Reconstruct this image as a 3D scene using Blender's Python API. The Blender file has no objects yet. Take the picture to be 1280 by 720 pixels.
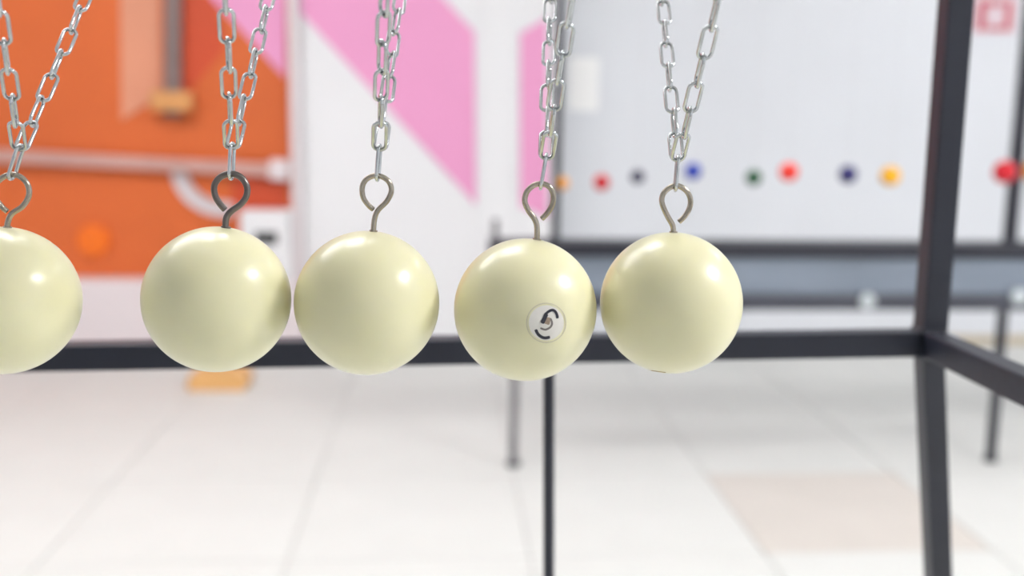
import bpy, bmesh, math, random
from mathutils import Vector, Matrix

random.seed(7)
SC = bpy.context.scene
COL = SC.collection

# ------------------------------------------------------------------ camera
CAM_H = 1.08
F_PX = 1300.0
YAW, PITCH, ROLL = math.radians(3.91), math.radians(9.17), math.radians(0.75)
CAM = Vector((0, 0, CAM_H))
FWD = Vector((math.sin(YAW) * math.cos(PITCH), math.cos(YAW) * math.cos(PITCH), -math.sin(PITCH)))
R0 = Vector((math.cos(YAW), -math.sin(YAW), 0))
U0 = R0.cross(FWD)
RIGHT = math.cos(ROLL) * R0 + math.sin(ROLL) * U0
UP = math.cos(ROLL) * U0 - math.sin(ROLL) * R0
cd = bpy.data.cameras.new('camera')
cam = bpy.data.objects.new('camera', cd)
COL.objects.link(cam)
m = Matrix((RIGHT, UP, -FWD)).transposed().to_4x4()
m.translation = CAM
cam.matrix_world = m
cd.sensor_width = 36.0
cd.lens = F_PX / 1280 * 36.0
cd.clip_start = 0.02
cd.dof.use_dof = True
cd.dof.focus_distance = 0.480
cd.dof.aperture_fstop = 4.6
SC.camera = cam

# ------------------------------------------------------------------ world, exposure
w = bpy.data.worlds.new('World')
SC.world = w
w.use_nodes = True
w.node_tree.nodes['Background'].inputs[0].default_value = (0.93, 0.97, 1.0, 1)
w.node_tree.nodes['Background'].inputs[1].default_value = 0.3
SC.view_settings.view_transform = 'Standard'
SC.view_settings.look = 'None'
SC.view_settings.gamma = 1.0
SC.view_settings.exposure = 0.0
SC.view_settings.use_curve_mapping = False
SC.cycles.use_denoising = True
SC.cycles.max_bounces = 10
LAMP = 19.0           # strength of the ceiling panels


def ray(px, py):
    return (FWD + RIGHT * ((px - 640) / F_PX) + UP * ((360 - py) / F_PX))


def at(px, py, Y):
    """world point seen at a pixel, on the vertical plane at distance Y"""
    d = ray(px, py)
    return CAM + d * (Y / d.y)


def on_floor(px, py, z=0.0):
    d = ray(px, py)
    return CAM + d * ((z - CAM_H) / d.z)


def proj(p):
    v = p - CAM
    z = v.dot(FWD)
    return 640 + F_PX * v.dot(RIGHT) / z, 360 - F_PX * v.dot(UP) / z


# ------------------------------------------------------------------ materials
def lin(c):
    return tuple(((x / 255) / 12.92 if x / 255 <= 0.04045 else ((x / 255 + 0.055) / 1.055) ** 2.4) for x in c) + (1,)


MATS = {}


def mat(name, rgb, rough=0.5, metal=0.0, var=0.06, scale=8.0, bump=0.0, bscale=60.0, coat=0.0, sss=0.0, emit=0.0, stretch=None, spec=0.5):
    if name in MATS:
        return MATS[name]
    M = bpy.data.materials.new(name)
    M.use_nodes = True
    nt = M.node_tree
    b = nt.nodes['Principled BSDF']
    base = lin(rgb)
    tc = nt.nodes.new('ShaderNodeTexCoord')
    mp = nt.nodes.new('ShaderNodeMapping')
    if stretch:
        mp.inputs['Scale'].default_value = stretch
    nt.links.new(tc.outputs['Object'], mp.inputs[0])
    n = nt.nodes.new('ShaderNodeTexNoise')
    n.inputs['Scale'].default_value = scale
    n.inputs['Detail'].default_value = 4
    nt.links.new(mp.outputs[0], n.inputs['Vector'])
    r = nt.nodes.new('ShaderNodeValToRGB')
    r.color_ramp.elements[0].position = 0.3
    r.color_ramp.elements[1].position = 0.7
    r.color_ramp.elements[0].color = tuple(x * (1 - var) for x in base[:3]) + (1,)
    r.color_ramp.elements[1].color = tuple(min(1, x * (1 + var)) for x in base[:3]) + (1,)
    nt.links.new(n.outputs['Fac'], r.inputs[0])
    nt.links.new(r.outputs[0], b.inputs['Base Color'])
    b.inputs['Roughness'].default_value = rough
    b.inputs['Metallic'].default_value = metal
    b.inputs['Coat Weight'].default_value = coat
    b.inputs['Coat Roughness'].default_value = 0.16
    b.inputs['Specular IOR Level'].default_value = spec
    if sss:
        b.inputs['Subsurface Weight'].default_value = sss
        b.inputs['Subsurface Radius'].default_value = (0.010, 0.009, 0.004)
        b.inputs['Subsurface Scale'].default_value = 1.0
    if bump:
        n2 = nt.nodes.new('ShaderNodeTexNoise')
        n2.inputs['Scale'].default_value = bscale
        nt.links.new(tc.outputs['Object'], n2.inputs['Vector'])
        bp = nt.nodes.new('ShaderNodeBump')
        bp.inputs['Strength'].default_value = bump
        bp.inputs['Distance'].default_value = 0.002
        nt.links.new(n2.outputs['Fac'], bp.inputs['Height'])
        nt.links.new(bp.outputs[0], b.inputs['Normal'])
    if emit:
        b.inputs['Emission Color'].default_value = base
        b.inputs['Emission Strength'].default_value = emit
    MATS[name] = M
    return M


M_wall = mat('wall_paint', (226, 229, 233), 0.6, var=0.015, scale=2, bump=0.05)
M_ceil = mat('ceiling_paint', (232, 232, 230), 0.8, var=0.01)
M_tile = mat('floor_tile', (211, 212, 208), 0.6, var=0.02, scale=5, spec=0.15)
M_tile_shade = mat('floor_tile_shade', (203, 197, 189), 0.5, var=0.03, scale=5, spec=0.3)  # darker, warmer tile colour standing in for a cast shadow
M_grout = mat('tile_grout', (182, 180, 176), 0.9, var=0.05)
M_base = mat('beige_baseboard', (196, 184, 160), 0.6)
M_ball = mat('cream_resin', (232, 228, 187), 0.34, var=0.015, scale=30, coat=0.3, sss=0.25)
M_badge = mat('badge_white', (228, 225, 216), 0.25, var=0.03, scale=200)
M_ring = mat('badge_rim', (205, 200, 172), 0.3, var=0.03)
M_ink = mat('badge_ink', (38, 38, 50), 0.4, var=0.2, scale=400)
M_inkgrey = mat('badge_worn_ink', (118, 112, 106), 0.4, var=0.2, scale=400)
M_rust = mat('badge_worn_brown', (158, 138, 118), 0.5, var=0.2, scale=500)
M_zinc = mat('zinc_chain', (190, 194, 195), 0.15, 1.0, var=0.12, scale=120)
M_steel = mat('dark_steel_hook', (118, 112, 108), 0.3, 1.0, var=0.15, scale=150)
M_brass = mat('nickel_hook', (168, 160, 146), 0.22, 1.0, var=0.12, scale=150)
M_black = mat('black_powdercoat', (27, 31, 44), 0.42, var=0.1, scale=30, bump=0.15, bscale=400)
M_far = mat('far_black_paint', (30, 31, 42), 0.45, var=0.1, scale=20)
M_apron = mat('blue_grey_panel', (124, 134, 147), 0.3, var=0.12, scale=3, stretch=(1, 1, 4))
M_lowrail = mat('dark_grey_rail', (62, 64, 74), 0.4, var=0.1)
M_bolt = mat('bolt_head', (196, 204, 206), 0.35, 0.1)
M_legg = mat('grey_leg_paint', (112, 110, 112), 0.4)
M_orange = mat('orange_panel', (216, 104, 46), 0.6, var=0.08, scale=1.4)
M_redor = mat('red_orange_panel', (206, 78, 40), 0.5, var=0.06, scale=2)
M_peach = mat('peach_strip', (222, 150, 118), 0.5, var=0.06, scale=2)
M_brito = mat('bright_orange', (244, 116, 20), 0.4, var=0.04)
M_pink = mat('pink_panel', (236, 160, 202), 0.5, var=0.02, scale=2)
M_white = mat('white_panel', (234, 234, 235), 0.5, var=0.012, scale=2)
M_plinth = mat('plinth_white', (226, 216, 217), 0.5, var=0.02, scale=2)
M_greypipe = mat('pinkish_grey_rail', (200, 158, 148), 0.4, var=0.08)
M_greybar = mat('grey_bar', (130, 112, 108), 0.4, var=0.08)
M_tan = mat('tan_block', (214, 152, 92), 0.5, var=0.08)
M_slot = mat('black_slot', (24, 24, 28), 0.5)
M_wood = mat('light_wood', (228, 176, 112), 0.45, var=0.15, scale=14, stretch=(1, 8, 8))
M_paper = mat('white_paper', (252, 252, 250), 0.7, var=0.005)
M_signred = mat('sign_red', (198, 70, 84), 0.45, var=0.03)
M_signpink = mat('sign_pale', (226, 208, 214), 0.45, var=0.02)
M_frame = mat('lamp_frame', (236, 236, 236), 0.5, var=0.01)
M_thread = mat('thread', (205, 205, 208), 0.7)


# ------------------------------------------------------------------ mesh helpers
def finish(name, bm, material, parent=None, smooth=False):
    bmesh.ops.recalc_face_normals(bm, faces=bm.faces)
    me = bpy.data.meshes.new(name)
    bm.to_mesh(me)
    bm.free()
    me.materials.append(material)
    if smooth:
        for p in me.polygons:
            p.use_smooth = True
    o = bpy.data.objects.new(name, me)
    COL.objects.link(o)
    if parent:
        o.parent = parent
    return o


def empty(name, label, cat, loc=(0, 0, 0), group=None):
    o = bpy.data.objects.new(name, None)
    o.empty_display_size = 0.02
    COL.objects.link(o)
    o.location = loc
    return tag(o, label, cat, group)


def tag(o, label, cat, group=None):
    o['label'] = label
    o['category'] = cat
    if group:
        o['group'] = group
    return o


def struct(o):
    o['kind'] = 'structure'
    return o


def box(bm, lo, hi, bev=0.0):
    lo, hi = Vector(lo), Vector(hi)
    r = bmesh.ops.create_cube(bm, size=1.0, matrix=Matrix.Translation((lo + hi) / 2) @ Matrix.Diagonal((*(hi - lo), 1)))
    if bev:
        es = list({e for v in r['verts'] for e in v.link_edges})
        bmesh.ops.bevel(bm, geom=es, offset=bev, segments=2, affect='EDGES', profile=0.5)


def bar(bm, a, b, sx, sy=None, ref=Vector((0, 1, 0)), bev=0.0):
    """square tube from a to b"""
    a, b = Vector(a), Vector(b)
    sy = sy or sx
    d = b - a
    z = d.normalized()
    x = ref.cross(z).normalized()
    y = z.cross(x)
    mm = Matrix((x, y, z)).transposed().to_4x4()
    mm.translation = (a + b) / 2
    r = bmesh.ops.create_cube(bm, size=1.0, matrix=mm @ Matrix.Diagonal((sx, sy, d.length, 1)))
    if bev:
        es = list({e for v in r['verts'] for e in v.link_edges})
        bmesh.ops.bevel(bm, geom=es, offset=bev, segments=2, affect='EDGES', profile=0.5)


def catmull(pts, n=5):
    out = []
    P = [pts[0]] + list(pts) + [pts[-1]]
    for i in range(1, len(P) - 2):
        p0, p1, p2, p3 = P[i - 1:i + 3]
        for k in range(n):
            t = k / n
            out.append(0.5 * ((2 * p1) + (p2 - p0) * t + (2 * p0 - 5 * p1 + 4 * p2 - p3) * t * t + (3 * p1 - p0 - 3 * p2 + p3) * t ** 3))
    out.append(pts[-1].copy())
    return out


def tube(bm, pts, r, seg=10, closed=False, ref=Vector((0, 1, 0)), cap=True):
    n = len(pts)
    rings = []
    for i, p in enumerate(pts):
        if closed:
            t = (pts[(i + 1) % n] - pts[i - 1]).normalized()
        else:
            t = (pts[min(i + 1, n - 1)] - pts[max(i - 1, 0)]).normalized()
        x = ref.cross(t)
        if x.length < 1e-4:
            x = Vector((1, 0, 0)).cross(t)
        x.normalize()
        y = t.cross(x)
        rings.append([bm.verts.new(p + r * (x * math.cos(2 * math.pi * k / seg) + y * math.sin(2 * math.pi * k / seg))) for k in range(seg)])
    for i in range(n if closed else n - 1):
        a, b = rings[i], rings[(i + 1) % n]
        for k in range(seg):
            bm.faces.new((a[k], a[(k + 1) % seg], b[(k + 1) % seg], b[k]))
    if cap and not closed:
        bm.faces.new(rings[0][::-1])
        bm.faces.new(rings[-1])


def cyl(bm, a, b, r, seg=16):
    a, b = Vector(a), Vector(b)
    ref = Vector((0, 1, 0)) if abs((b - a).normalized().y) < 0.9 else Vector((1, 0, 0))
    tube(bm, [a, b], r, seg, ref=ref)


def prism(bm, poly, y0, y1):
    """polygon of world points (x,z) given thickness in Y"""
    A = [bm.verts.new((x, y0, z)) for x, z in poly]
    B = [bm.verts.new((x, y1, z)) for x, z in poly]
    n = len(poly)
    bm.faces.new(A)
    bm.faces.new(B[::-1])
    for i in range(n):
        bm.faces.new((A[i], B[i], B[(i + 1) % n], A[(i + 1) % n]))


# ------------------------------------------------------------------ room shell
X0, X1, Y0, Y1, ZC = -3.4, 4.6, -2.7, 4.95, 3.0
bm = bmesh.new(); box(bm, (X0, Y0, -0.06), (X1, Y1, -0.004))
floor = struct(finish('floor', bm, M_grout))
T = 0.6
# joint phases read off the photograph's converging joints
px_j = on_floor(888, 600).x
x_first = px_j - math.ceil((px_j - X0) / T) * T
y_first = 3.06 - math.ceil((3.06 - Y0) / T) * T
tile_mesh = None
ix = 0
tile_cache = {}
x = x_first
while x < X1 - 0.01:
    y = y_first
    while y < Y1 - 0.01:
        a, b = max(x, X0), min(x + T, X1)
        c, d = max(y, Y0), min(y + T, Y1)
        if b - a > 0.02 and d - c > 0.02:
            key = (round(b - a, 3), round(d - c, 3))
            if key not in tile_cache:
                bm = bmesh.new()
                hx, hy = (b - a) / 2 - 0.002, (d - c) / 2 - 0.002
                top = [bm.verts.new((sx * (hx - 0.0015), sy * (hy - 0.0015), 0)) for sx, sy in ((-1, -1), (1, -1), (1, 1), (-1, 1))]
                mid = [bm.verts.new((sx * hx, sy * hy, -0.0012)) for sx, sy in ((-1, -1), (1, -1), (1, 1), (-1, 1))]
                low = [bm.verts.new((sx * hx, sy * hy, -0.006)) for sx, sy in ((-1, -1), (1, -1), (1, 1), (-1, 1))]
                bm.faces.new(top)
                for p, q in ((top, mid), (mid, low)):
                    for i in range(4):
                        bm.faces.new((q[i], q[(i + 1) % 4], p[(i + 1) % 4], p[i]))
                o = finish('tile', bm, M_tile, floor)
                tile_cache[key] = o
            else:
                o = tile_cache[key].copy()
                COL.objects.link(o)
            o.location = ((a + b) / 2, (c + d) / 2, 0)
            if abs(a - px_j) < .01 and abs(d - 3.06) < .01:      # soft shadow from outside the frame, put into one tile's colour
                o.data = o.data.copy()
                o.data.materials[0] = M_tile_shade
        y += T
    x += T


def slab(name, lo, hi, M):
    bm = bmesh.new(); box(bm, lo, hi)
    return struct(finish(name, bm, M))


slab('wall_back', (X0 - .1, Y1, -.06), (X1 + .1, Y1 + .1, ZC), M_wall)
slab('wall_front', (X0 - .1, Y0 - .1, -.06), (X1 + .1, Y0, ZC), M_wall)
slab('wall_left', (X0 - .1, Y0, -.06), (X0, Y1, ZC), M_wall)
slab('wall_right', (X1, Y0, -.06), (X1 + .1, Y1, ZC), M_wall)
slab('ceiling', (X0 - .1, Y0 - .1, ZC), (X1 + .1, Y1 + .1, ZC + .1), M_ceil)
slab('baseboard_back', (0.55, Y1 - .012, 0.0), (X1, Y1, 0.045), M_base)

# ceiling panels (above the frame; they light the room and glint on the balls)
k = 0
for (cx, cy, hx, lum, words) in ((2.75, 0.15, 0.45, 3.5, 'to the right of the cradle'), (-1.75, 2.3, 0.75, 0.38, 'dim larger one, over the floor before the orange booth'),
                                 (2.9, 3.3, 0.45, 0.5, 'dim one over the back right exhibit'),
                                 (-0.45, 1.9, 0.45, 0.8, 'over the floor just beyond the cradle')):
    t = empty('ceiling_light', 'white square ceiling light panel ' + words, 'ceiling light', (cx, cy, ZC), 'ceiling light panels')
    bm = bmesh.new()
    for lo, hi in (((-hx, -hx, -.03), (hx, -hx + .03, 0)), ((-hx, hx - .03, -.03), (hx, hx, 0)), ((-hx, -hx + .03, -.03), (-hx + .03, hx - .03, 0)), ((hx - .03, -hx + .03, -.03), (hx, hx - .03, 0))):
        box(bm, lo, hi)
    finish('frame', bm, M_frame, t)
    bm = bmesh.new(); box(bm, (-hx + .03, -hx + .03, -.02), (hx - .03, hx - .03, -.004))
    finish('diffuser', bm, mat('lamp_diffuser_%d' % round(lum * 100), (252, 250, 252), 0.5, var=0.0, emit=LAMP * lum), t)

# ------------------------------------------------------------------ back left: orange booth and panel with the pink band
YB = 4.7


def pz(px, py, Y=YB):
    p = at(px, py, Y)
    return (p.x, p.z)


bx0 = X0 + 0.02
xr = at(367, 250, YB).x                     # right end of the booth
zplinth = at(150, 346, YB).z
booth = empty('orange_display_booth', 'orange backed display booth on a white plinth, left of the pink striped panel', 'display booth', (-1.8, YB, 0))


def part(name, bm, M, parent, smooth=False):
    """world-space geometry re-based to the parent's origin"""
    bmesh.ops.translate(bm, verts=bm.verts, vec=-Vector(parent.location))
    return finish(name, bm, M, parent, smooth)


bm = bmesh.new(); box(bm, (bx0, YB, zplinth), (xr - .002, YB + .05, 2.1)); part('back_panel', bm, M_orange, booth)
bm = bmesh.new(); box(bm, (bx0, YB - .12, 0.0), (xr + .04, YB + .05, zplinth), .004); part('plinth', bm, M_plinth, booth)
bm = bmesh.new(); box(bm, (xr, YB - .06, zplinth), (xr + .04, YB + .05, 2.1), .003); part('side_panel', bm, M_plinth, booth)
bm = bmesh.new(); prism(bm, [pz(225, -45), pz(357, -45), pz(357, 98)], YB - .008, YB); part('pink_corner', bm, M_pink, booth)
bm = bmesh.new(); prism(bm, [pz(150, -40), pz(200, -40), pz(203, 120), pz(152, 150)], YB - .004, YB); part('pale_strip', bm, M_peach, booth)  # lighter peach strip laid over the orange back
bm = bmesh.new(); prism(bm, [pz(228, -40), pz(262, -40), pz(282, 60), pz(240, 110), pz(236, 140), pz(228, 112)], YB - .003, YB); part('red_strip', bm, M_redor, booth)
bm = bmesh.new(); prism(bm, [pz(290, 216), pz(358, 219), pz(358, 262), pz(290, 262)], YB - .005, YB); part('red_panel', bm, M_redor, booth)
bm = bmesh.new(); bar(bm, at(-160, 186, YB - .05), at(362, 214, YB - .05), .055, .02, bev=.004); part('rail', bm, M_greypipe, booth)
bm = bmesh.new(); bar(bm, at(338, 211, YB - .02), at(362, 213, YB - .02), .09, .09, bev=.01); part('rail_bracket', bm, M_plinth, booth)
bm = bmesh.new(); bar(bm, at(217, -60, YB - .04), at(216, 146, YB - .04), .066, .04, bev=.004); part('lever', bm, M_greybar, booth)
bm = bmesh.new()
a, b = at(188, 138, YB - .09), at(238, 114, YB - .09)
box(bm, (a.x, YB - .09, a.z), (b.x, YB - .035, b.z), .006); part('lever_grip', bm, M_tan, booth)
bm = bmesh.new()
c = at(118, 300, YB)
cyl(bm, (c.x, YB - .02, c.z), (c.x, YB, c.z), .07, 28); part('round_button', bm, M_brito, booth)
bm = bmesh.new()
pts = catmull([Vector(at(q[0], q[1], YB - .01)) for q in ((222, 206), (228, 228), (241, 246), (262, 258), (290, 263))], 6)
for i in range(len(pts) - 1):
    bar(bm, pts[i], pts[i + 1] + (pts[i + 1] - pts[i]) * .15, .07, .02)
part('curved_trim', bm, M_plinth, booth)

# white control box on the plinth
zb = zplinth
a, b = at(300, 263, YB - .1), at(364, 344, YB - .1)
cb = empty('control_box', 'white control box with a black slot at the right end of the booth plinth', 'box', ((a.x + b.x) / 2, YB - .06, zb))
bm = bmesh.new(); box(bm, (a.x, YB - .11, zb + .0005), (b.x, YB - .012, a.z), .008); part('housing', bm, M_white, cb)
bm = bmesh.new()
a, b = at(318, 290, YB - .112), at(347, 305, YB - .112)
box(bm, (a.x, YB - .114, b.z), (b.x, YB - .108, a.z), .002); part('slot', bm, M_slot, cb)

# panel with the pink band
px1 = at(690, 250, YB).x
mural = empty('striped_wall_panel', 'tall white panel with a broad pink diagonal band, right of the orange booth', 'panel', ((xr + px1) / 2, YB, 0))
bm = bmesh.new(); box(bm, (xr + .042, YB, 0), (px1, YB + .05, 2.1), .003); part('board', bm, M_white, mural)
bm = bmesh.new()
prism(bm, [pz(324, -50), pz(505, -50), pz(556, 0), pz(593, 40), pz(595, 256), pz(376, 16), pz(376, -50)][1:] , YB - .006, YB); part('pink_band', bm, M_pink, mural)
bm = bmesh.new(); prism(bm, [pz(650, 42), pz(684, 22), pz(684, 272), pz(650, 258)], YB - .006, YB); part('pink_strip', bm, M_pink, mural)
bm = bmesh.new(); box(bm, (at(600, 200, YB).x, YB - .012, 0), (at(644, 200, YB).x, YB, 2.1), .003); part('white_batten', bm, M_white, mural)

# sheet of paper and sign on the white wall
p0, p1 = at(710, 138, Y1), at(749, 72, Y1)
bm = bmesh.new(); box(bm, (p0.x, Y1 - .004, p0.z), (p1.x, Y1 - .0005, p1.z)); tag(finish('paper_sheet', bm, M_paper), 'blank looking white sheet of paper on the wall above the row of coloured balls', 'paper')
p0, p1 = at(1213, 42, Y1), at(1274, -12, Y1)
sg = empty('wall_sign', 'small red framed sign with a pale middle, high on the white wall', 'sign', ((p0.x + p1.x) / 2, Y1, p0.z))
bm = bmesh.new(); box(bm, (p0.x, Y1 - .006, p0.z), (p1.x, Y1 - .0005, p1.z), .001); part('plate', bm, M_signpink, sg)
bm = bmesh.new()
for (xa, ya, xb, yb) in ((1221, 38, 1233, 1), (1255, 38, 1266, 1), (1233, 7, 1255, 1), (1233, 38, 1255, 33)):
    a, b = at(xa, ya, Y1 - .006), at(xb, yb, Y1 - .006)
    box(bm, (a.x, Y1 - .009, a.z), (b.x, Y1 - .006, b.z))
part('red_frame', bm, M_signred, sg)

# wooden block on the floor
c = on_floor(271, 489)
wb = bmesh.new()
prof = []
hw, hh = 0.118, 0.088
for i in range(9):
    a = math.pi * i / 8
    prof.append((c.x + hw * math.cos(a) * (1.0 if i in (0, 8) else .98), 0.025 + (hh - .025) * math.sin(a) ** .6))
prof = [(c.x + hw * .92, 0.0)] + prof + [(c.x - hw * .92, 0.0)]
prism(wb, prof, c.y, c.y + .16)
tag(finish('wooden_block', wb, M_wood), 'low rounded light wooden block on the tiled floor below the booth', 'block')

# ------------------------------------------------------------------ far exhibit: dark table with posts and coloured balls
YT = on_floor(645, 588).y + .02
tb = empty('exhibit_table', 'long dark exhibit table with grey blue front and tall posts against the white wall', 'table', (1.2, YT, 0))
tz1, tz2, tz3, tz4 = at(930, 303, YT).z, at(930, 322, YT).z, at(930, 367, YT).z, at(930, 387, YT).z
tx0, tx1 = at(612, 300, YT).x, 2.75
bm = bmesh.new(); box(bm, (tx0, YT - .02, tz2), (tx1, YT + .1, tz1), .004); part('top_rail', bm, M_far, tb)
bm = bmesh.new(); box(bm, (tx0 + .01, YT - .005, tz3), (tx1 - .01, YT + .09, tz2), .002); part('front_panel', bm, M_apron, tb)
bm = bmesh.new(); box(bm, (tx0, YT - .02, tz4), (tx1, YT + .1, tz3), .004); part('bottom_rail', bm, M_lowrail, tb)
for (px, M) in ((645, M_legg), (1254, M_far)):
    a = at(px, 385, YT + .03)
    foot = at(px - (0 if px < 700 else 17), 585, YT + .03)
    bm = bmesh.new(); bar(bm, (a.x, YT + .03, tz4 + .002), (foot.x if px > 700 else a.x - .002, YT + .03, 0.004), .026, bev=.003)
    l = part('leg', bm, M, tb)
    bm = bmesh.new(); cyl(bm, (foot.x if px > 700 else a.x - .002, YT + .03, 0), (foot.x if px > 700 else a.x - .002, YT + .03, .012), .022, 14)
    bmesh.ops.translate(bm, verts=bm.verts, vec=-Vector(tb.location))
    finish('foot', bm, M_far, l)
bm = bmesh.new(); bar(bm, (2.68, YT + .03, tz4 + .002), (2.68, YT + .03, 0), .026, bev=.003); part('leg', bm, M_far, tb)
zt = 2.25
for px in (693.5, 1262.5):
    a = at(px, 293, YT + .06)
    bm = bmesh.new(); bar(bm, (a.x, YT + .06, tz1 - .001), (a.x + .004, YT + .06, zt), .024 if px < 700 else .034, bev=.003); part('post', bm, M_far, tb)
bm = bmesh.new(); box(bm, (at(693, 293, YT).x - .02, YT + .03, zt - .016), (tx1, YT + .09, zt + .016), .003); part('overhead_rail', bm, M_far, tb)
bm = bmesh.new(); box(bm, (at(616, 290, YT).x, YT + .02, tz1 - .001), (at(624, 290, YT).x, YT + .05, at(620, 275, YT).z), .003); part('end_stub', bm, M_legg, tb)
for px, py in ((1083, 376), (1272, 370)):
    c = at(px, py, YT - .02)
    bm = bmesh.new(); cyl(bm, (c.x, YT - .034, c.z), (c.x, YT - .019, c.z), .024, 20); part('bolt', bm, M_bolt, tb)

BALLS = [(703, 229, (226, 150, 40), 'amber', 'just right of the left post', .018),
         (752, 228, (196, 26, 36), 'crimson', 'the leftmost red one', .022),
         (797, 221, (40, 36, 70), 'dark violet', 'between the crimson and the blue balls', .019),
         (866, 214, (34, 62, 170), 'royal blue', 'behind the rightmost eye hook', .023),
         (942, 222, (22, 84, 48), 'dark green', 'the only green one', .022),
         (986, 215, (236, 52, 34), 'orange red', 'right beside the dark green ball', .026),
         (1060, 218, (42, 40, 104), 'indigo', 'left of the yellow ball', .025),
         (1113, 220, (240, 176, 14), 'yellow', 'next to the thick black upright', .027),
         (1256, 215, (204, 14, 36), 'scarlet', 'in front of the thin right hand post', .031),
         (1284, 214, (226, 140, 60), 'pale orange', 'at the right edge of the row', .024)]
for px, py, rgb, cn, wh, r in BALLS:
    Yc = YT + .06
    if px > 1240 and px < 1270:
        Yc = YT + .005
    c = at(px, py, Yc)
    t = empty('coloured_ball', 'small %s ball on a thread, %s' % (cn, wh), 'ball', c, 'small coloured hanging balls')
    bm = bmesh.new(); bmesh.ops.create_uvsphere(bm, u_segments=28, v_segments=16, radius=r * 1.15)
    finish('sphere', bm, mat('paint_' + cn.replace(' ', '_'), rgb, .35, var=.03), t, True)
    bm = bmesh.new(); cyl(bm, (0, 0, r * 1.15 - .001), (0, (YT + .06 - Yc) * .5, zt - .015 - c.z), .0006, 6)
    finish('thread', bm, M_thread, t)

# ------------------------------------------------------------------ the cradle stand
YR = 0.80                                    # back frame
YBALL = 0.487
YF = 2 * YBALL - YR                          # front frame
PXR = at(1171.5, 300, YR).x
PXL = -0.47
ZR = at(1100, 428, YR).z
S = 0.0205
stand = empty('cradle_stand', 'black square tube metal stand that carries the cream balls on chains', 'stand', ((PXL + PXR) / 2, YBALL, 0))
ZT = 1.455
sl = 0.003
for (xx, yy) in ((PXR, YR), (PXL, YR), (PXR, YF), (PXL, YF)):
    bm = bmesh.new(); box(bm, (xx - S / 2, yy - S / 2, ZR + .0005), (xx + S / 2, yy + S / 2, ZT), .0015); part('post', bm, M_black, stand)
# lower legs splay a little
joint = Vector((PXR, YR, ZR - .004))
low = at(1172.5, 720, YR + .05)
dirn = (low - joint)
for (sx, sy) in ((1, 1), (-1, 1), (1, -1), (-1, -1)):
    j = Vector((PXR if sx > 0 else PXL, YR if sy > 0 else YF, joint.z))
    d = Vector((dirn.x * sx, dirn.y * sy, dirn.z))
    f = j + d * ((0.003 - j.z) / d.z)
    bm = bmesh.new(); bar(bm, j, f, .0185, bev=.0012); lg = part('leg', bm, M_black, stand)
    bm = bmesh.new(); box(bm, (f.x - .012, f.y - .012, 0), (f.x + .012, f.y + .012, .014), .002)
    bmesh.ops.translate(bm, verts=bm.verts, vec=-Vector(stand.location))
    finish('foot_cap', bm, M_far, lg)
zl, zr_ = at(60, 449, YR).z, ZR
h = S / 2
for yy, nm in ((YR, 'back_rail'), (YF, 'front_rail')):
    bm = bmesh.new(); bar(bm, (PXL, yy, zl), (PXR - h + .0005, yy, zr_), S, S, bev=.0015); part(nm, bm, M_black, stand)
for xx, zz in ((PXR, zr_), (PXL, zl)):
    bm = bmesh.new(); box(bm, (xx - h, YF + h, zz - h), (xx + h, YR - h + .0005, zz + h), .0015); part('side_rail', bm, M_black, stand)
    bm = bmesh.new(); box(bm, (xx - h, YF + h, ZT - S), (xx + h, YR - h, ZT), .0015); part('top_side_rail', bm, M_black, stand)
for yy in (YR, YF):
    bm = bmesh.new(); box(bm, (PXL - h, yy - h, ZT), (PXR + h, yy + h, ZT + S), .0015); part('top_rail', bm, M_black, stand)
# weld beads at the visible corner
bm = bmesh.new()
for dz in (h, -h):
    tube(bm, catmull([Vector((PXR - h, YR - h * .9 + i * .0035, ZR + dz + (.0006 if i % 2 else -.0006))) for i in range(6)], 3), .0022, 8, ref=Vector((0, 0, 1)))
    tube(bm, catmull([Vector((PXR - h + .003 * i, YR - h, ZR + dz + (.0006 if i % 2 else -.0006))) for i in range(7)], 3), .002, 8)
part('weld_bead', bm, M_black, stand, True)
# thin rod below the back rail
a = at(686, 440, YR); b = at(686, 720, YR)
d = b - a
f = a + d * ((0.0 - a.z) / d.z)
bm = bmesh.new(); cyl(bm, a, f, .0046, 14); part('support_rod', bm, M_black, stand, False)

# ------------------------------------------------------------------ cream balls on chains
RB = 0.034
LINK_L, LINK_W, WIRE = 0.0180, 0.0076, 0.00172
PITCH_L = LINK_L - 2 * WIRE


def link_mesh():
    bm = bmesh.new()
    r = LINK_W / 2 - WIRE / 2
    hl = LINK_L / 2 - WIRE / 2 - r
    pts = []
    for i in range(9):
        a = math.pi * i / 8
        pts.append(Vector((r * math.cos(a), 0, hl + r * math.sin(a))))
    for i in range(9):
        a = math.pi + math.pi * i / 8
        pts.append(Vector((r * math.cos(a), 0, -hl + r * math.sin(a))))
    tube(bm, pts, WIRE / 2, 8, closed=True)
    # weld bulge on one long side
    bmesh.ops.recalc_face_normals(bm, faces=bm.faces)
    me = bpy.data.meshes.new('chain_link')
    bm.to_mesh(me); bm.free()
    me.materials.append(M_zinc)
    for p in me.polygons:
        p.use_smooth = True
    return me


LINK = link_mesh()
bm = bmesh.new(); bmesh.ops.create_uvsphere(bm, u_segments=72, v_segments=40, radius=RB)
BALL_ME = bpy.data.meshes.new('sphere'); bm.to_mesh(BALL_ME); bm.free()
BALL_ME.materials.append(M_ball)
for p in BALL_ME.polygons:
    p.use_smooth = True


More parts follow.
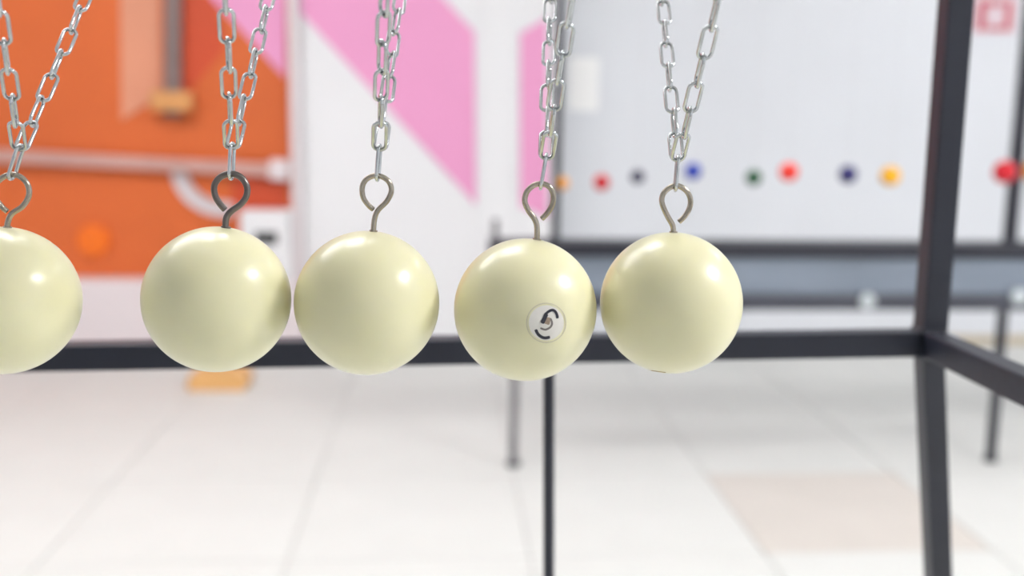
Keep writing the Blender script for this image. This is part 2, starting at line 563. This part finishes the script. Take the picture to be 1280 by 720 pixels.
def put_link(parent, center, axis, side, M=None):
    """link whose long axis is axis and whose flat width lies along side"""
    z = axis.normalized()
    x = (side - z * side.dot(z)).normalized()
    y = z.cross(x)
    o = bpy.data.objects.new('chain_link', LINK)
    COL.objects.link(o)
    mm = Matrix((x, y, z)).transposed().to_4x4()
    mm.translation = center - Vector(parent.location)
    o.parent = parent
    o.matrix_local = mm
    return o


HOOKS = {
    1: ([(9, 300), (9, 288), (10, 277), (15, 267), (28, 258), (36, 245), (35, 232), (27, 222), (15, 218), (3, 222), (-6, 232), (-7, 246), (0, 258), (7, 265)], M_brass, .00128),
    2: ([(281, 300), (281.8, 287.6), (282.7, 273), (289, 264), (301, 255), (308, 245), (308.5, 233), (301.5, 222), (289, 217), (276, 221), (268, 231.6), (268.5, 244.5), (274, 255), (280, 262.5)], M_steel, .00150),
    3: ([(466, 300), (466.7, 289.6), (468.3, 273), (473.3, 262), (484, 251), (489.4, 237.5), (484.6, 225.5), (472, 219.5), (459.6, 223), (453, 233), (454, 247), (460.5, 257), (466, 262)], M_brass, .00125),
    4: ([(671, 306), (671.2, 298), (671.3, 284), (668.3, 274), (660.5, 263), (656, 251.7), (658.5, 240), (666.7, 232), (676.7, 229.8), (686, 233), (691.5, 242.5), (691, 255), (685, 266), (677.8, 274)], M_brass, .00135),
    5: ([(842, 298), (841.7, 288), (840.5, 281), (833, 267.5), (827.3, 252), (831, 239.5), (844.6, 232), (858, 238.5), (863.5, 252), (860, 266), (850, 278)], M_brass, .00132),
}
BALL_PX = {1: (4, 375.5), 2: (271.5, 374), 3: (459, 378.5), 4: (656.5, 387), 5: (838.5, 378.5)}
# where the lowest link ends, and where the front and the rear chain leave the frame
CHAIN = {1: ((25, 186), -3, 105, .25), 2: ((290, 193), 282, 335, .0), 3: ((474, 190), 480, 499, .55), 4: ((683, 194), 714, 688, -.3), 5: ((847.5, 197), 897, 828, .0)}
LABEL = {1: 'cream ball at the left edge, cut by the frame, swung away from the others',
         2: 'cream ball under a dark steel eye hook, second from the left',
         3: 'plain cream ball in the middle of the row of five',
         4: 'cream ball with a worn black number in a white circle',
         5: 'rightmost cream ball on its V of zinc chains'}
for n in (1, 2, 3, 4, 5):
    c = at(*BALL_PX[n], YBALL)
    t = empty('pendulum_ball', LABEL[n], 'ball', c, 'cream balls of the cradle')
    s = bpy.data.objects.new('sphere', BALL_ME); COL.objects.link(s); s.parent = t
    s.rotation_euler = (random.random() * 3, random.random() * 3, 0)
    # eye hook
    pts, hm, hr = HOOKS[n]
    P = catmull([at(a, b, YBALL) for a, b in pts], 5)
    for i, p in enumerate(P):           # the free end passes the shank with a small offset
        p.y += .0022 * max(0, i / len(P) - .75) * 4
    bm = bmesh.new(); tube(bm, P, hr, 12)
    part('eye_hook', bm, hm, t, True)
    if True:
        q = P[4]
        ctop = c + (q - c).normalized() * (RB - .0003)
        bm = bmesh.new()
        nrm = (q - c).normalized()
        tube(bm, [ctop - nrm * .001, ctop + nrm * .0009], hr * 1.5, 14)
        part('hook_collar', bm, M_brass if n != 2 else M_steel, t)
    # lowest link, edge-on, from the eye up to the fork
    ring_top = max(P, key=lambda v: v.z)
    fx, fy = CHAIN[n][0]
    apex = at(fx, fy, YBALL)
    ax = (apex - ring_top).normalized()
    lo_end = ring_top - ax * (hr + WIRE * .95)
    cen = lo_end + ax * (LINK_L / 2 - WIRE * .1)
    put_link(t, cen, ax, Vector((.12, 1, 0)))
    fork = cen + ax * (PITCH_L / 2)             # wire line of the fork
    for which, yb in (('front', YF), ('rear', YR)):
        xt = CHAIN[n][1] if which == 'front' else CHAIN[n][2]
        sgn = -1 if which == 'front' else 1
        start = fork + Vector((0, sgn * .0012, .0))
        zb_ = ZT - .012
        a_, b_ = -1.5, 1.5
        for _ in range(50):                     # find the point of the rail the chain hangs from
            mid = (a_ + b_) / 2
            e = Vector((mid, yb, zb_))
            lo_, hi_ = 0.0, 0.6
            for __ in range(40):
                tt = (lo_ + hi_) / 2
                y_ = proj(start.lerp(e, tt))[1]
                if y_ > 0: lo_ = tt
                else: hi_ = tt
            if proj(start.lerp(e, lo_))[0] > xt: b_ = mid
            else: a_ = mid
        e = Vector(((a_ + b_) / 2, yb, zb_))
        d = (e - start)
        L = d.length
        d.normalize()
        tw0 = CHAIN[n][3]
        side1 = Vector((1, 0, 0))
        side1 = (side1 - d * side1.dot(d)).normalized()
        side2 = d.cross(side1)
        nl = int((L - .004) // PITCH_L)
        first = start - d * (WIRE * .5)
        for i in range(nl):
            cc = first + d * (PITCH_L * (i + .5))
            tw = tw0 * min(1, i / 3) + random.uniform(-.05, .05) + (.3 if n == 2 and which == 'front' else 0)
            if i % 2:
                tw += math.pi / 2
            put_link(t, cc + side1 * random.uniform(-.0003, .0003), d, side1 * math.cos(tw) + side2 * math.sin(tw))
        end = first + d * (PITCH_L * nl)
        # eyelet of the stand that carries the chain
        bm = bmesh.new()
        tube(bm, [Vector((end.x, end.y, end.z - WIRE)), Vector((end.x, end.y, end.z + .002)), Vector((e.x, yb, ZT - .002)), Vector((e.x, yb, ZT + .001))], .0014, 8)
        part('chain_hanger', bm, M_zinc, stand, True)
    if n == 4:
        def sph(px, py, lift=1.004):
            d_ = ray(px, py).normalized()
            oc = CAM - c
            R_ = RB * lift
            bq = d_.dot(oc)
            disc = bq * bq - (oc.dot(oc) - R_ * R_)
            return CAM + d_ * (-bq - math.sqrt(max(disc, 0)))

        def sphere_poly(rad, cx, cy, lift, rin=0.0, rings=5, seg=36):
            bm = bmesh.new()
            grid = []
            for r_ in range(rings + 1):
                q = rin + (rad - rin) * r_ / rings
                if q == 0:
                    v = bm.verts.new(sph(cx, cy, lift)); grid.append([v] * seg)
                else:
                    grid.append([bm.verts.new(sph(cx + q * math.cos(2 * math.pi * k / seg), cy + q * math.sin(2 * math.pi * k / seg), lift)) for k in range(seg)])
            for r_ in range(rings):
                for k in range(seg):
                    q = []
                    for v in (grid[r_][k], grid[r_][(k + 1) % seg], grid[r_ + 1][(k + 1) % seg], grid[r_ + 1][k]):
                        if v not in q: q.append(v)
                    bm.faces.new(q)
            return bm

        def ribbon(bm, pts, wd, lift):
            q = catmull([Vector((640 + a / 9, 360 + b / 9, 0)) for a, b in pts], 5)
            L_, R_ = [], []
            for i, p in enumerate(q):
                t_ = (q[min(i + 1, len(q) - 1)] - q[max(i - 1, 0)]).normalized()
                nn = Vector((-t_.y, t_.x, 0)) * wd / 2 * (0.6 if i in (0, len(q) - 1) else 1)
                L_.append(bm.verts.new(sph(p.x + nn.x, p.y + nn.y, lift))); R_.append(bm.verts.new(sph(p.x - nn.x, p.y - nn.y, lift)))
            for i in range(len(q) - 1):
                bm.faces.new((L_[i], L_[i + 1], R_[i + 1], R_[i]))

        bx_ = 640 + 385 / 9, 360 + 392 / 9
        dsk = part('number_disc', sphere_poly(22.0, *bx_, 1.002), M_badge, t, True)
        part('disc_rim', sphere_poly(25.2, *bx_, 1.002, rin=24.0, rings=1), M_ring, t, True)
        bm = bmesh.new()
        ribbon(bm, [(365, 312), (388, 284), (420, 260), (455, 248), (485, 264), (505, 300), (512, 342)], 3.4, 1.006)
        ribbon(bm, [(388, 288), (366, 340), (338, 398)], 5.2, 1.0062)
        ribbon(bm, [(266, 466), (290, 515), (330, 550), (375, 562), (428, 552)], 3.8, 1.006)
        num = part('number', bm, M_ink, t, True)
        bm = bmesh.new(); ribbon(bm, [(432, 340), (450, 390), (440, 430), (410, 455), (370, 468), (318, 450)], 2.5, 1.0055)
        part('worn_stroke', bm, M_inkgrey, t, True)
        bm = bmesh.new(); ribbon(bm, [(405, 330), (400, 370), (388, 408)], 7, 1.005)
        part('worn_patch', bm, M_rust, t, True)
    if n == 5:
        bm = bmesh.new()

        def sph5(px, py, lift=1.003):
            d_ = ray(px, py).normalized(); oc = CAM - c; R_ = RB * lift
            bq = d_.dot(oc); disc = bq * bq - (oc.dot(oc) - R_ * R_)
            return CAM + d_ * (-bq - math.sqrt(max(disc, 0)))
        q = [sph5(814 + i * 2.6, 463.2 + i * .35) for i in range(8)]
        tube(bm, q, .00018, 5)
        part('scuff_mark', bm, mat('scuff_brown', (150, 120, 60), .6), t)
